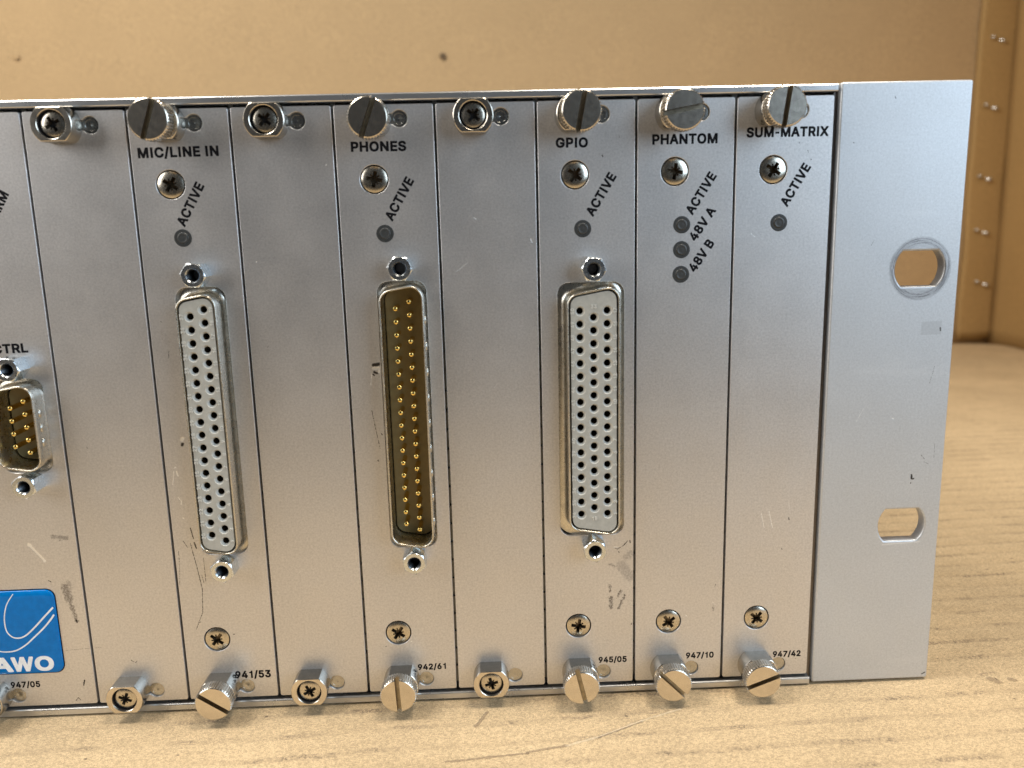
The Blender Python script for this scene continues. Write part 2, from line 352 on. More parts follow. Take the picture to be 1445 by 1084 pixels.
GLYPHS = {
 'A':(480,"190,545 172,538 166,525 -18,21 -21,3 -19,-15 -17,-24 -8,-33 10,-37 91,-37 108,-33 117,-24 163,104 289,105 318,102 363,-24 372,-33 397,-37 469,-37 486,-33 495,-24 498,-15 499,12 308,534 298,542 280,546|235,316 244,310 266,246 267,237 244,236 210,237"),
 'B':(456,"36,541 27,532 23,507 23,3 27,-24 36,-33 54,-37 243,-37 297,-34 333,-27 369,-14 396,2 423,30 443,66 452,102 455,138 446,201 434,228 400,273 416,291 428,318 434,345 435,372 432,408 423,442 414,464 396,489 378,506 351,524 324,535 288,543 243,546 63,546|162,192 243,194 279,187 306,165 316,147 317,129 306,115 288,101 270,96 171,94 162,99 162,102|162,327 162,408 171,415 252,413 270,409 284,399 297,381 297,363 287,345 270,331 225,322 171,322"),
 'C':(510,"385,529 358,539 277,552 214,548 169,536 124,515 88,486 61,456 39,419 17,365 7,311 3,257 8,194 18,140 36,95 63,50 88,22 121,-4 169,-28 214,-39 268,-44 304,-42 358,-30 385,-20 430,9 448,24 481,68 493,93 507,140 510,158 508,176 502,188 493,194 475,197 394,196 376,185 358,141 331,113 295,95 268,91 250,92 214,104 191,122 168,149 151,185 143,221 140,257 149,320 166,356 187,382 211,401 232,412 268,418 295,414 323,401 358,367 376,323 385,315 403,311 475,311 493,314 503,320 509,338 508,365 492,419 477,446 466,464 440,491 412,514"),
 'D':(502,"36,-33 63,-37 216,-37 279,-33 333,-19 378,1 414,27 441,56 464,93 483,138 494,192 499,255 494,318 482,372 464,417 442,453 423,474 378,509 333,530 279,542 225,546 54,546 36,541 29,534 23,507 23,3 27,-23|171,94 162,99 162,102 162,410 171,415 252,412 288,400 315,381 343,345 353,318 359,291 362,255 360,219 354,192 343,165 315,129 279,106 243,96"),
 'E':(419,"36,-33 63,-37 378,-37 396,-34 407,-24 412,-6 411,66 405,84 396,90 378,94 171,94 162,99 162,102 162,188 171,192 360,192 378,196 385,201 389,210 392,228 392,291 387,310 378,319 360,323 171,323 162,327 162,408 171,415 369,415 396,420 403,426 409,444 409,516 403,534 396,541 378,546 63,546 36,541 29,534 25,525 23,3 27,-23"),
 'G':(520,"160,533 124,516 93,491 60,455 38,419 20,374 6,311 3,257 6,203 18,140 35,95 61,51 88,21 120,-4 169,-28 214,-39 268,-44 322,-40 358,-31 402,-13 430,6 465,41 484,68 500,104 511,149 515,194 512,275 502,288 484,293 277,293 259,288 250,279 247,266 246,239 247,185 250,176 258,167 277,162 358,162 370,158 353,131 322,104 295,93 268,90 235,95 214,104 192,122 168,149 151,185 143,221 140,257 144,293 151,326 169,362 187,383 214,404 241,415 259,418 304,410 331,393 357,365 379,320 403,312 475,312 493,315 502,320 508,329 511,347 502,392 482,437 465,464 449,482 412,512 358,539 304,550 259,553 205,547"),
 'H':(517,"486,-28 492,-15 494,3 494,507 492,525 486,537 477,543 459,546 387,546 369,542 360,534 355,516 355,336 351,326 162,327 162,507 156,534 144,543 135,545 63,546 36,541 27,532 23,507 23,3 27,-24 37,-33 63,-37 135,-36 148,-33 157,-24 162,3 162,193 351,195 355,183 355,-6 359,-24 369,-33 387,-37 459,-37 477,-34"),
 'I':(222,"41,-37 181,-37 181,546 41,546"),
 'L':(393,"42,543 29,534 23,507 23,3 27,-24 36,-33 54,-37 360,-37 384,-33 393,-24 398,-6 397,66 387,88 360,94 171,94 162,99 160,525 153,538 135,545"),
 'M':(628,"594,540 576,546 477,546 457,543 445,534 315,198 180,538 171,543 153,546 63,546 42,543 29,534 23,507 25,-15 27,-24 36,-33 45,-35 126,-37 145,-33 154,-24 159,-6 159,192 162,207 254,-24 261,-32 279,-37 342,-37 369,-30 374,-24 459,195 466,183 467,174 467,3 472,-24 481,-33 504,-37 576,-37 591,-33 600,-24 605,3 605,507 603,525"),
 'N':(523,"486,-33 496,-24 500,3 500,507 495,534 481,543 459,546 387,545 378,543 368,534 362,507 360,231 162,540 135,546 54,546 36,541 27,532 23,507 23,3 27,-24 37,-33 63,-37 135,-36 148,-33 157,-24 162,3 162,275 166,264 171,263 177,255 360,-31 387,-37 468,-37"),
 'O':(533,"268,553 214,548 160,532 124,515 88,486 69,464 39,419 20,374 7,311 3,257 8,194 18,140 36,95 63,50 88,22 121,-4 160,-24 214,-39 268,-44 322,-39 367,-27 412,-4 447,23 471,50 498,95 515,140 526,194 530,257 527,311 513,374 495,419 466,463 439,491 412,513 367,535 322,548|268,419 295,414 313,407 340,388 361,365 376,340 385,314 391,284 393,248 391,221 383,185 359,140 340,121 313,102 286,92 259,91 241,93 214,104 191,122 169,148 158,167 148,194 140,257 149,320 173,365 188,383 214,404 241,415"),
 'P':(445,"36,-33 54,-37 126,-37 144,-34 157,-24 162,-6 162,148 279,151 324,161 355,174 382,192 405,216 420,237 435,273 443,309 446,345 443,390 423,453 404,480 387,497 360,516 324,533 279,543 234,546 54,546 36,541 29,534 23,507 23,3 27,-23|162,282 162,410 171,415 252,414 270,408 288,394 303,372 306,336 296,309 279,292 261,283 243,280 171,279"),
 'R':(449,"36,541 27,532 23,507 23,3 27,-24 36,-33 54,-37 126,-37 144,-34 153,-29 162,-6 162,156 171,161 216,161 225,155 321,-24 330,-33 342,-36 441,-36 451,-33 459,-25 463,-15 465,3 461,21 369,192 403,219 422,246 434,273 443,309 446,354 443,390 436,426 423,455 405,483 387,500 360,519 324,534 279,543 234,546 63,546|162,297 162,410 171,415 252,414 272,408 288,397 302,381 308,354 303,327 288,309 270,298 252,293 171,292"),
 'S':(447,"104,-24 140,-36 176,-43 221,-46 266,-44 311,-35 347,-21 376,-6 401,17 433,66 442,102 445,138 443,174 428,220 392,262 383,270 329,299 194,340 160,363 153,372 158,390 177,408 195,417 230,421 257,416 275,406 298,381 305,354 311,347 320,343 401,341 428,348 436,363 438,381 434,417 421,453 404,480 387,498 365,516 338,531 304,543 266,551 221,553 185,550 149,543 113,530 65,498 42,471 28,444 19,417 16,381 20,327 34,291 54,264 86,238 122,220 268,174 302,150 309,138 300,120 280,102 257,91 230,86 185,93 167,103 149,121 133,165 122,172 32,174 9,165 2,147 1,129 7,93 20,57 36,30 51,12 77,-9"),
 'T':(449,"269,-36 287,-27 294,-6 294,408 296,413 305,415 422,415 440,419 448,426 454,444 454,516 449,534 440,542 422,546 179,546 26,546 8,541 1,534 -5,516 -5,444 1,426 17,416 143,415 152,414 156,408 158,-15 161,-25 170,-33 179,-36"),
 'U':(517,"486,537 477,543 459,546 387,546 369,541 360,532 356,508 355,166 346,139 333,121 306,100 279,90 234,91 207,102 180,126 164,157 161,184 161,508 155,535 144,543 117,546 54,546 36,541 29,535 23,508 23,418 23,175 27,130 38,85 54,54 70,31 97,4 126,-15 165,-32 207,-42 261,-45 297,-43 351,-32 387,-17 420,4 441,25 466,58 479,85 488,121 494,175 494,508 492,526"),
 'V':(480,"-15,534 -21,516 -18,489 171,-24 181,-33 199,-37 280,-37 298,-34 310,-24 454,372 497,489 500,516 494,534 487,541 469,546 388,546 370,541 361,530 244,190 235,196 115,534 103,543 82,546 10,546 -8,541"),
 'W':(686,"-15,534 -21,516 -18,489 120,-15 127,-30 136,-34 235,-37 253,-33 262,-24 343,270 424,-26 433,-33 451,-37 532,-37 553,-33 562,-24 565,-15 658,325 706,498 705,525 694,541 676,546 595,546 577,540 572,534 496,244 487,248 411,534 406,540 388,546 289,544 280,540 271,525 199,250 190,240 113,534 100,544 73,546 10,546 -8,541"),
 'X':(474,"-6,-33 21,-37 93,-37 114,-33 124,-24 237,138 354,-30 363,-34 381,-37 462,-37 480,-32 488,-24 493,-6 489,22 325,264 475,480 482,498 480,528 471,540 453,546 372,546 354,543 343,534 237,383 129,540 111,546 21,546 3,540 -2,534 -8,507 -5,489 0,480 149,264 148,255 -15,23 -19,3 -17,-15 -15,-24"),
 '0':(453,"231,553 177,548 140,536 105,516 78,491 53,455 34,410 21,365 13,311 11,257 13,194 22,140 34,95 51,56 73,23 100,-4 132,-24 177,-39 222,-44 276,-39 312,-28 348,-7 380,23 399,50 419,95 431,140 440,194 442,248 440,311 432,365 416,419 400,455 382,482 348,515 314,536 276,548|222,88 204,94 191,104 175,122 162,149 151,185 146,257 151,320 169,374 180,392 197,410 213,420 231,422 258,408 276,388 289,365 302,320 307,248 302,185 283,131 267,110 251,95 240,89"),
 '1':(400,"185,-37 318,-37 318,546 222,546 208,504 176,466 126,442 70,436 70,345 185,345"),
 '2':(453,"40,-33 67,-37 391,-37 412,-33 421,-24 424,-15 426,57 424,75 418,85 409,91 391,94 256,94 250,102 364,230 402,291 406,300 418,372 415,408 405,444 392,471 373,495 355,512 328,530 292,543 229,553 184,549 148,541 115,525 94,512 71,489 52,462 40,435 31,399 29,354 35,336 49,327 130,325 148,329 157,335 162,345 165,372 175,396 193,413 211,421 220,422 256,413 274,396 282,381 275,345 252,309 31,70 27,48 27,-6 31,-24"),
 '3':(453,"47,542 40,536 35,527 33,509 35,437 38,427 47,419 65,415 191,415 201,410 124,320 120,302 120,248 126,221 146,212 218,210 247,203 263,194 281,176 292,149 290,131 286,122 270,104 254,95 218,88 182,94 167,104 151,122 140,158 128,166 110,169 38,169 20,164 13,158 7,140 8,122 13,86 23,59 38,32 56,12 83,-10 108,-22 146,-35 182,-42 218,-44 263,-41 299,-33 335,-19 380,14 402,41 416,68 426,104 430,140 427,185 416,219 402,248 380,275 358,293 303,320 404,437 409,455 408,518 402,536 380,546 74,546"),
 '4':(453,"331,543 313,546 241,546 223,541 216,534 8,183 3,165 4,93 7,82 16,73 43,68 241,68 245,57 245,3 249,-24 259,-33 268,-36 349,-37 366,-33 375,-24 378,-15 383,66 430,70 441,75 449,93 450,165 447,183 441,192 430,198 385,200 380,210 380,318 378,336 373,345 367,350 349,355 267,354 345,489 348,507 346,525 340,537|241,313 245,300 243,201 178,200 181,210"),
 '5':(453,"387,542 369,546 99,546 81,544 66,536 60,518 30,257 34,230 42,221 54,217 126,209 149,212 189,234 216,239 234,237 261,222 278,203 289,176 290,158 287,140 271,113 250,95 225,87 198,93 171,114 162,126 153,155 144,163 126,167 63,167 36,162 26,149 23,131 27,95 36,65 53,32 90,-5 117,-22 144,-33 180,-41 225,-44 261,-41 297,-32 333,-17 360,3 381,23 400,50 414,81 424,122 428,158 422,221 402,275 387,297 360,326 315,354 288,364 234,371 179,365 184,410 189,415 369,415 387,418 396,425 403,446 402,518 396,536"),
 '6':(453,"337,544 247,546 229,542 222,536 106,365 49,266 36,230 28,194 29,122 38,86 52,50 87,5 112,-13 148,-31 193,-41 229,-44 265,-41 301,-32 337,-16 364,4 382,23 400,49 413,77 423,113 426,158 424,194 415,230 401,266 381,293 346,323 310,339 274,349 265,356 357,491 359,509 357,527 352,536|229,228 251,221 274,200 288,176 290,149 285,131 265,103 247,91 220,86 193,99 175,117 165,140 163,167 173,194 189,212 202,222"),
 '7':(453,"74,-33 92,-37 173,-37 188,-33 197,-24 427,435 428,516 422,534 416,540 389,546 182,546 56,546 38,541 31,534 27,525 25,444 31,426 38,420 65,415 245,415 254,414 259,408 64,21 60,3 62,-15 65,-25"),
 '8':(453,"226,553 190,551 154,543 118,528 80,500 57,473 48,455 37,419 33,374 38,338 46,311 67,275 68,266 45,239 30,212 17,167 15,131 18,95 30,59 46,32 82,-4 113,-22 145,-34 181,-41 226,-44 271,-41 307,-34 343,-20 388,11 406,33 424,63 434,95 438,131 430,194 407,239 384,266 385,275 406,311 414,338 419,374 415,419 404,455 372,500 334,527 298,543 262,551|152,140 158,158 173,176 199,194 226,198 253,193 279,176 294,158 300,140 295,122 280,104 253,90 226,86 199,90 172,104 157,122|171,383 181,401 190,411 226,422 253,415 271,402 281,383 280,365 271,350 260,338 226,328 199,334 183,347 172,365"),
 '9':(453,"112,-35 202,-37 220,-34 229,-28 346,143 405,246 418,282 426,345 423,390 415,426 400,457 385,480 361,507 337,524 310,537 265,549 235,552 184,549 148,540 94,510 74,489 54,462 40,434 31,399 27,354 30,309 38,273 50,246 68,219 86,201 112,182 139,170 184,160 189,156 97,21 93,3 94,-15 103,-31|229,423 249,417 274,395 287,372 290,345 286,327 265,297 247,285 220,281 202,287 177,309 167,327 163,354 169,381 182,399 204,417"),
 '/':(249,"-9,-109 8,-113 80,-112 94,-109 103,-100 271,521 269,551 256,566 233,570 170,570 152,564 146,557 -22,-64 -21,-91 -19,-100"),
 '-':(300,"30,158 270,158 270,270 30,270"),
}

def text_loops(s):
    x = 0.0; loops = []
    for ch in s:
        if ch == ' ': x += 0.20; continue
        adv, d = GLYPHS[ch]
        for sp in d.split('|'):
            loops.append([(x + int(p.split(',')[0])/1000, int(p.split(',')[1])/1000) for p in sp.split()])
        x += adv/1000 + 0.034
    return loops
def lettering(s, start, length, cap, angle, parent, origin, mat, bold=0.030, y=-0.006, th=0.012, name='lettering'):
    """text whose ink runs `length` mm from `start` (panel millimetres) at `angle` degrees, capital height `cap`"""
    loops = text_loops(s)
    xs = [p[0] for l in loops for p in l]; x0, x1 = min(xs), max(xs)
    sy = cap/0.583
    sx = length/(x1-x0)
    # embolden in glyph space first, scale after
    cu = plate_bm(loops, 0, 0.2, 0.0, offset=0.0)
    ca, sa = math.cos(R(angle)), math.sin(R(angle))
    for v in cu.verts:
        X = (v.co.x - x0)*sx; Z = (v.co.z + 0.037)*sy
        v.co = (start[0]-origin[0] + X*ca - Z*sa, y + (v.co.y/0.2)*th, start[1]-origin[1] + X*sa + Z*ca)
    return new_obj(name, to_mesh(cu, name), mat, parent)
# ================================================================ the setting: a cardboard box seen from inside
def cardboard(name, base, floor=False, dirt=0.3, seed=0.0, creases=()):
    t = NT(name)
    P = t.vm('ADD', t.coords(), (seed*91.3, seed*13.7, seed*47.1))
    P0 = t.coords()
    fib = t.noise(t.vm('MULTIPLY', P, (1.0, 1.35, 1.0)), 1.5, 4, 0.7, 0.5)
    fine = t.noise(P, 4.0, 2, 0.6)
    blot = t.noise(P, 0.028, 4, 0.6)
    m = t.math('ADD', t.ramp(fib, 0.30, 0.70, 0.72, 1.22), t.ramp(fine, 0.3, 0.7, -0.24, 0.24) if floor else t.ramp(fine, 0.25, 0.75, -0.06, 0.06))
    m = t.math('MULTIPLY', m, t.ramp(blot, 0.3, 0.7, 0.91 if floor else 0.975, 1.07 if floor else 1.02))
    c = t.n('ShaderNodeVectorMath', operation='SCALE'); c.inputs[0].default_value = base; t.l(m, c.inputs[3])
    col = c.outputs[0]
    height = t.math('ADD', t.math('MULTIPLY', fib, 0.7), t.math('MULTIPLY', fine, 0.45))
    if floor:
        # corrugation runs along x, smudged along the flute crests
        sx = t.n('ShaderNodeSeparateXYZ'); t.l(P0, sx.inputs[0])
        yy = t.math('SUBTRACT', sx.outputs[1], t.math('MULTIPLY', sx.outputs[0], 0.035))
        wob = t.math('MULTIPLY', t.noise(P, 0.03, 2, 0.5), 3.5)
        ph = t.math('MULTIPLY', t.math('ADD', yy, wob), 2*math.pi/7.4)
        wv = t.math('SINE', ph)
        crest = t.ramp(wv, 0.55, 1.0)
        brk = t.ramp(t.noise(t.vm('MULTIPLY', P, (0.7, 1, 1)), 0.09, 4, 0.75), 0.46, 0.60)
        frag = t.ramp(t.noise(P, 1.5, 4, 0.78), 0.44, 0.60)
        dm = t.math('MULTIPLY', t.math('MULTIPLY', crest, brk), frag)
        col = t.mix(t.math('MULTIPLY', t.math('MULTIPLY', crest, t.ramp(fib, 0.35, 0.6, 0.4, 1.0)), 0.13), col, (0.22, 0.16, 0.10, 1))
        col = t.mix(t.math('MULTIPLY', dm, 0.8), col, (0.14, 0.105, 0.075, 1))
        smut = t.ramp(t.noise(t.vm('MULTIPLY', P, (0.6, 1.4, 1)), 0.055, 5, 0.72, 0.8), 0.57, 0.75)
        sm = t.math('MULTIPLY', smut, t.ramp(fib, 0.42, 0.66))
        col = t.mix(t.math('MULTIPLY', sm, 0.38), col, (0.20, 0.15, 0.11, 1))
        spk = t.ramp(t.noise(P, 0.55, 1, 0.2), 0.80, 0.84)
        col = t.mix(t.math('MULTIPLY', spk, 0.8), col, (0.07, 0.05, 0.04, 1))
        height = t.math('ADD', height, t.math('MULTIPLY', wv, 0.30))
        Pf = t.n('ShaderNodeCombineXYZ'); t.l(sx.outputs[0], Pf.inputs[0]); t.l(sx.outputs[1], Pf.inputs[2])
        rg = t.math('MULTIPLY', t.math('SUBTRACT', t.noise(P, 0.5, 4, 0.7), 0.5), 1.1)
        for a, b, wd, kind in creases:
            s_ = t.seg(Pf.outputs[0], a, b, wd, rg)
            if kind == 'light':
                col = t.mix(t.math('MULTIPLY', s_, 0.24), col, (0.86, 0.74, 0.55, 1)); height = t.math('ADD', height, t.math('MULTIPLY', s_, 1.2))
            else:
                col = t.mix(t.math('MULTIPLY', s_, 0.5), col, (0.12, 0.085, 0.06, 1)); height = t.math('SUBTRACT', height, t.math('MULTIPLY', s_, 1.0))
    t.l(col, t.b.inputs['Base Color'])
    t.b.inputs['Roughness'].default_value = 0.78
    t.b.inputs['Specular IOR Level'].default_value = 0.25
    t.l(t.bump(height, 0.85 if floor else 0.18, 0.00022), t.b.inputs['Normal'])
    return t.m

FZ = -2.85
creases = [((-66.34, -20.56), (-58.08, -18.78), 0.5, 'dark'), ((-58.08, -18.78), (-50.24, -15.93), 0.45, 'light'), ((-50.24, -15.93), (-41.02, -11.23), 0.45, 'light'), ((-41.02, -11.23), (-31.53, -7.36), 0.4, 'light'), ((-51.09, -16.61), (-41.11, -11.75), 0.25, 'dark'), ((-83.09, -22.38), (-66.35, -20.8), 0.4, 'dark'), ((-74.59, -5.55), (-77.1, -10.7), 0.5, 'dark'), ((43.09, -0.79), (43.98, -2.08), 1.2, 'dark'), ((47.44, -1.13), (48.19, -1.79), 0.8, 'dark')]
CB_F = cardboard('cardboard_floor_paper', (0.515, 0.388, 0.234), True, seed=1.0, creases=creases)
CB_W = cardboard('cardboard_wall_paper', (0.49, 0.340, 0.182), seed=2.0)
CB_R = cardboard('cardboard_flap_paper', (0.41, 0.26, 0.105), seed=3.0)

def wavy(bm, u0, u1, v0, v1, nu, nv, f):
    vs = [[bm.verts.new(f(u0+(u1-u0)*i/nu, v0+(v1-v0)*j/nv)) for j in range(nv+1)] for i in range(nu+1)]
    for i in range(nu):
        for j in range(nv): bm.faces.new((vs[i][j], vs[i+1][j], vs[i+1][j+1], vs[i][j+1]))
from mathutils import noise as mn
def floor_f(x, y):
    h = 0.9*(mn.noise(Vector((x*0.012, y*0.02, 3.1)))) if (y > 240 or y < -100) else 0
    k = max(0.0, min(1.0, (y-240)/120)) if y > 0 else max(0.0, min(1.0, (-100-y)/100))
    z = FZ + h*k*1.6
    if y > 455: z -= (y-455)**2*0.0016          # the sheet dips into the fold at the back
    if x > 318: z -= (x-318)**2*0.002
    return (x, y, z)
bmf = bmesh.new(); wavy(bmf, -1000, 345, -215, 497, 120, 90, floor_f)
bmesh.ops.recalc_face_normals(bmf, faces=bmf.faces)
if sum(f.normal.z for f in bmf.faces) < 0: bmesh.ops.reverse_faces(bmf, faces=bmf.faces)
floor = new_obj('cardboard_floor', to_mesh(bmf, 'cardboard_floor', smooth=True), CB_F, kind='structure')
floor['label'] = 'tan cardboard floor of the box under the silver rack unit'
def thick(o, th, flip=False):
    sd = o.modifiers.new('board', 'SOLIDIFY'); sd.thickness = th*MM; sd.offset = -1
def wall(name, f, u0, u1, v0, v1, nu, nv, mat, want, parent=None, **props):
    bm = bmesh.new(); wavy(bm, u0, u1, v0, v1, nu, nv, f)
    bm.normal_update()
    s = sum((fc.normal for fc in bm.faces), Vector())
    if s.dot(Vector(want)) < 0: bmesh.ops.reverse_faces(bm, faces=bm.faces)
    return new_obj(name, to_mesh(bm, name, smooth=True), mat, parent, **props)
thick(floor, 3.0)
bw = wall('back_wall', lambda x, z: (x, 492 + 2.0*mn.noise(Vector((x*0.006, z*0.008, 1.7))), z), -1000, 345, -6, 420, 80, 30, CB_W, (0, -1, 0), kind='structure')
bw['label'] = 'tan cardboard back wall of the box behind the rack unit'
thick(bw, 4.0)
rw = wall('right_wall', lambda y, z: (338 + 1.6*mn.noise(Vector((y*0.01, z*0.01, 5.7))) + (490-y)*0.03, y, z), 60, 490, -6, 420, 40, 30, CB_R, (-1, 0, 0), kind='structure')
rw['label'] = 'brown cardboard side wall of the box at the far right'
thick(rw, 4.0)
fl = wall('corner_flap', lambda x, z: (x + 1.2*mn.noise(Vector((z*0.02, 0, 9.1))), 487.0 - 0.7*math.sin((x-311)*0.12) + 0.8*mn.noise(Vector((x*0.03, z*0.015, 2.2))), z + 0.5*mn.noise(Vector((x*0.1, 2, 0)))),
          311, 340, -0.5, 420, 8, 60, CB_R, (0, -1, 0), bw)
fl['label'] = 'brown folded flap stapled down the corner of the box'
thick(fl, 3.5)
def staple_mesh():
    bm = bmesh.new()
    tube(bm, [(-5.2, 2.5, 0.9), (-5.2, -0.6, 0.9), (-4.9, -1.25, 0.9), (-4.2, -1.9, 0.8), (-2.8, -0.6, 0.5), (-1.6, 1.6, 0.2), (1.6, 1.6, -0.2), (2.8, -0.6, -0.5), (4.2, -1.9, -0.8), (4.9, -1.25, -0.9), (5.2, -0.6, -0.9), (5.2, 2.5, -0.9)], 1.05, 8)
    return to_mesh(bm, 'staple', smooth=True)
st = staple_mesh()
for x, z in ((324.5, 274.0), (324.0, 229.3), (322.8, 180.0), (322.4, 126.7), (323.5, 85.2), (327.1, 44.3)):
    new_obj('staple', st, M['staple'], fl, loc=(x, 485.9, z), rot=(0, R(8), 0))
M['spot'] = plain('brown_spot', (0.13, 0.085, 0.045), 0.8)
# two puncture dimples in the back wall
for x, z, mt in ((-413, 231, CB_W), (-98, 225.6, M['spot'])):
    bm = bmesh.new(); lathe(bm, [(2.4, -0.2), (1.8, -0.7), (1.0, -0.7), (0.4, -0.2)], 14, cap_end=True)
    new_obj('puncture', to_mesh(bm, 'puncture', smooth=True), mt, bw, loc=(x, 491.0, z))

# ================================================================ the rack unit
rack = empty('rack_unit', (-80, 0, FZ), label='silver rack-mount unit with upright plug-in front panels and a slotted mounting ear', category='rack unit')
RO = Vector((-80, 0, FZ))
def child(name, me, mats, loc, rot=None, parent=None, **p):
    """loc in world millimetres for direct children of the rack"""
    return new_obj(name, me, mats, parent or rack, loc=Vector(loc) - (RO if parent is None else Vector((0, 0, 0))), rot=rot, **p)

GAP = 0.26
PT = 2.5
RAIL = anodised('rail_extrusion', (0.66, 0.66, 0.66), 0.9, 0.28, grain=0.05, seed=3)
EAR = anodised('ear_finish', (0.56, 0.575, 0.59), 0.55, 0.42, grain=0.20, seed=5,
               dark=[(25.12, 80.2, 25.17, 79.6, .22), (24.55, 72.04, 24.2, 70.2, .05, .6), (24.2, 70.2, 23.64, 68.03, .05, .6), (25.88, 54.38, 25.92, 51.23, .05, .6),
                     (22.98, 51.96, 23.9, 50.9, .07, .7), (24.79, 49.8, 23.6, 50.4, .06, .5), (21.18, 47.4, 21.2, 46.6, .3), (21.2, 46.5, 21.7, 46.5, .22), (21.1, 45.6, 21.1, 45.5, .12),
                     (4.0, 119.0, 4.2, 118.9, .1), (12.1, 127.9, 12.4, 127.3, .05), (9.0, 98, 9.6, 99.2, .06, .5), (27.0, -1.3, 27.7, -0.9, .22, .8), (13.5, 131, 14.1, 131, .25), (20.7, 131, 21.6, 130.9, .22)],
               light=[(8, 60, 9.5, 63, .05, .5), (16, 60.5, 16.2, 60.4, .2, .6), (15.6, 31.2, 24, 31.6, .22, .35)],
               ring=(19.8, 92.95), patch=(20.9, 78.7, 25.6, 81.7, .30))

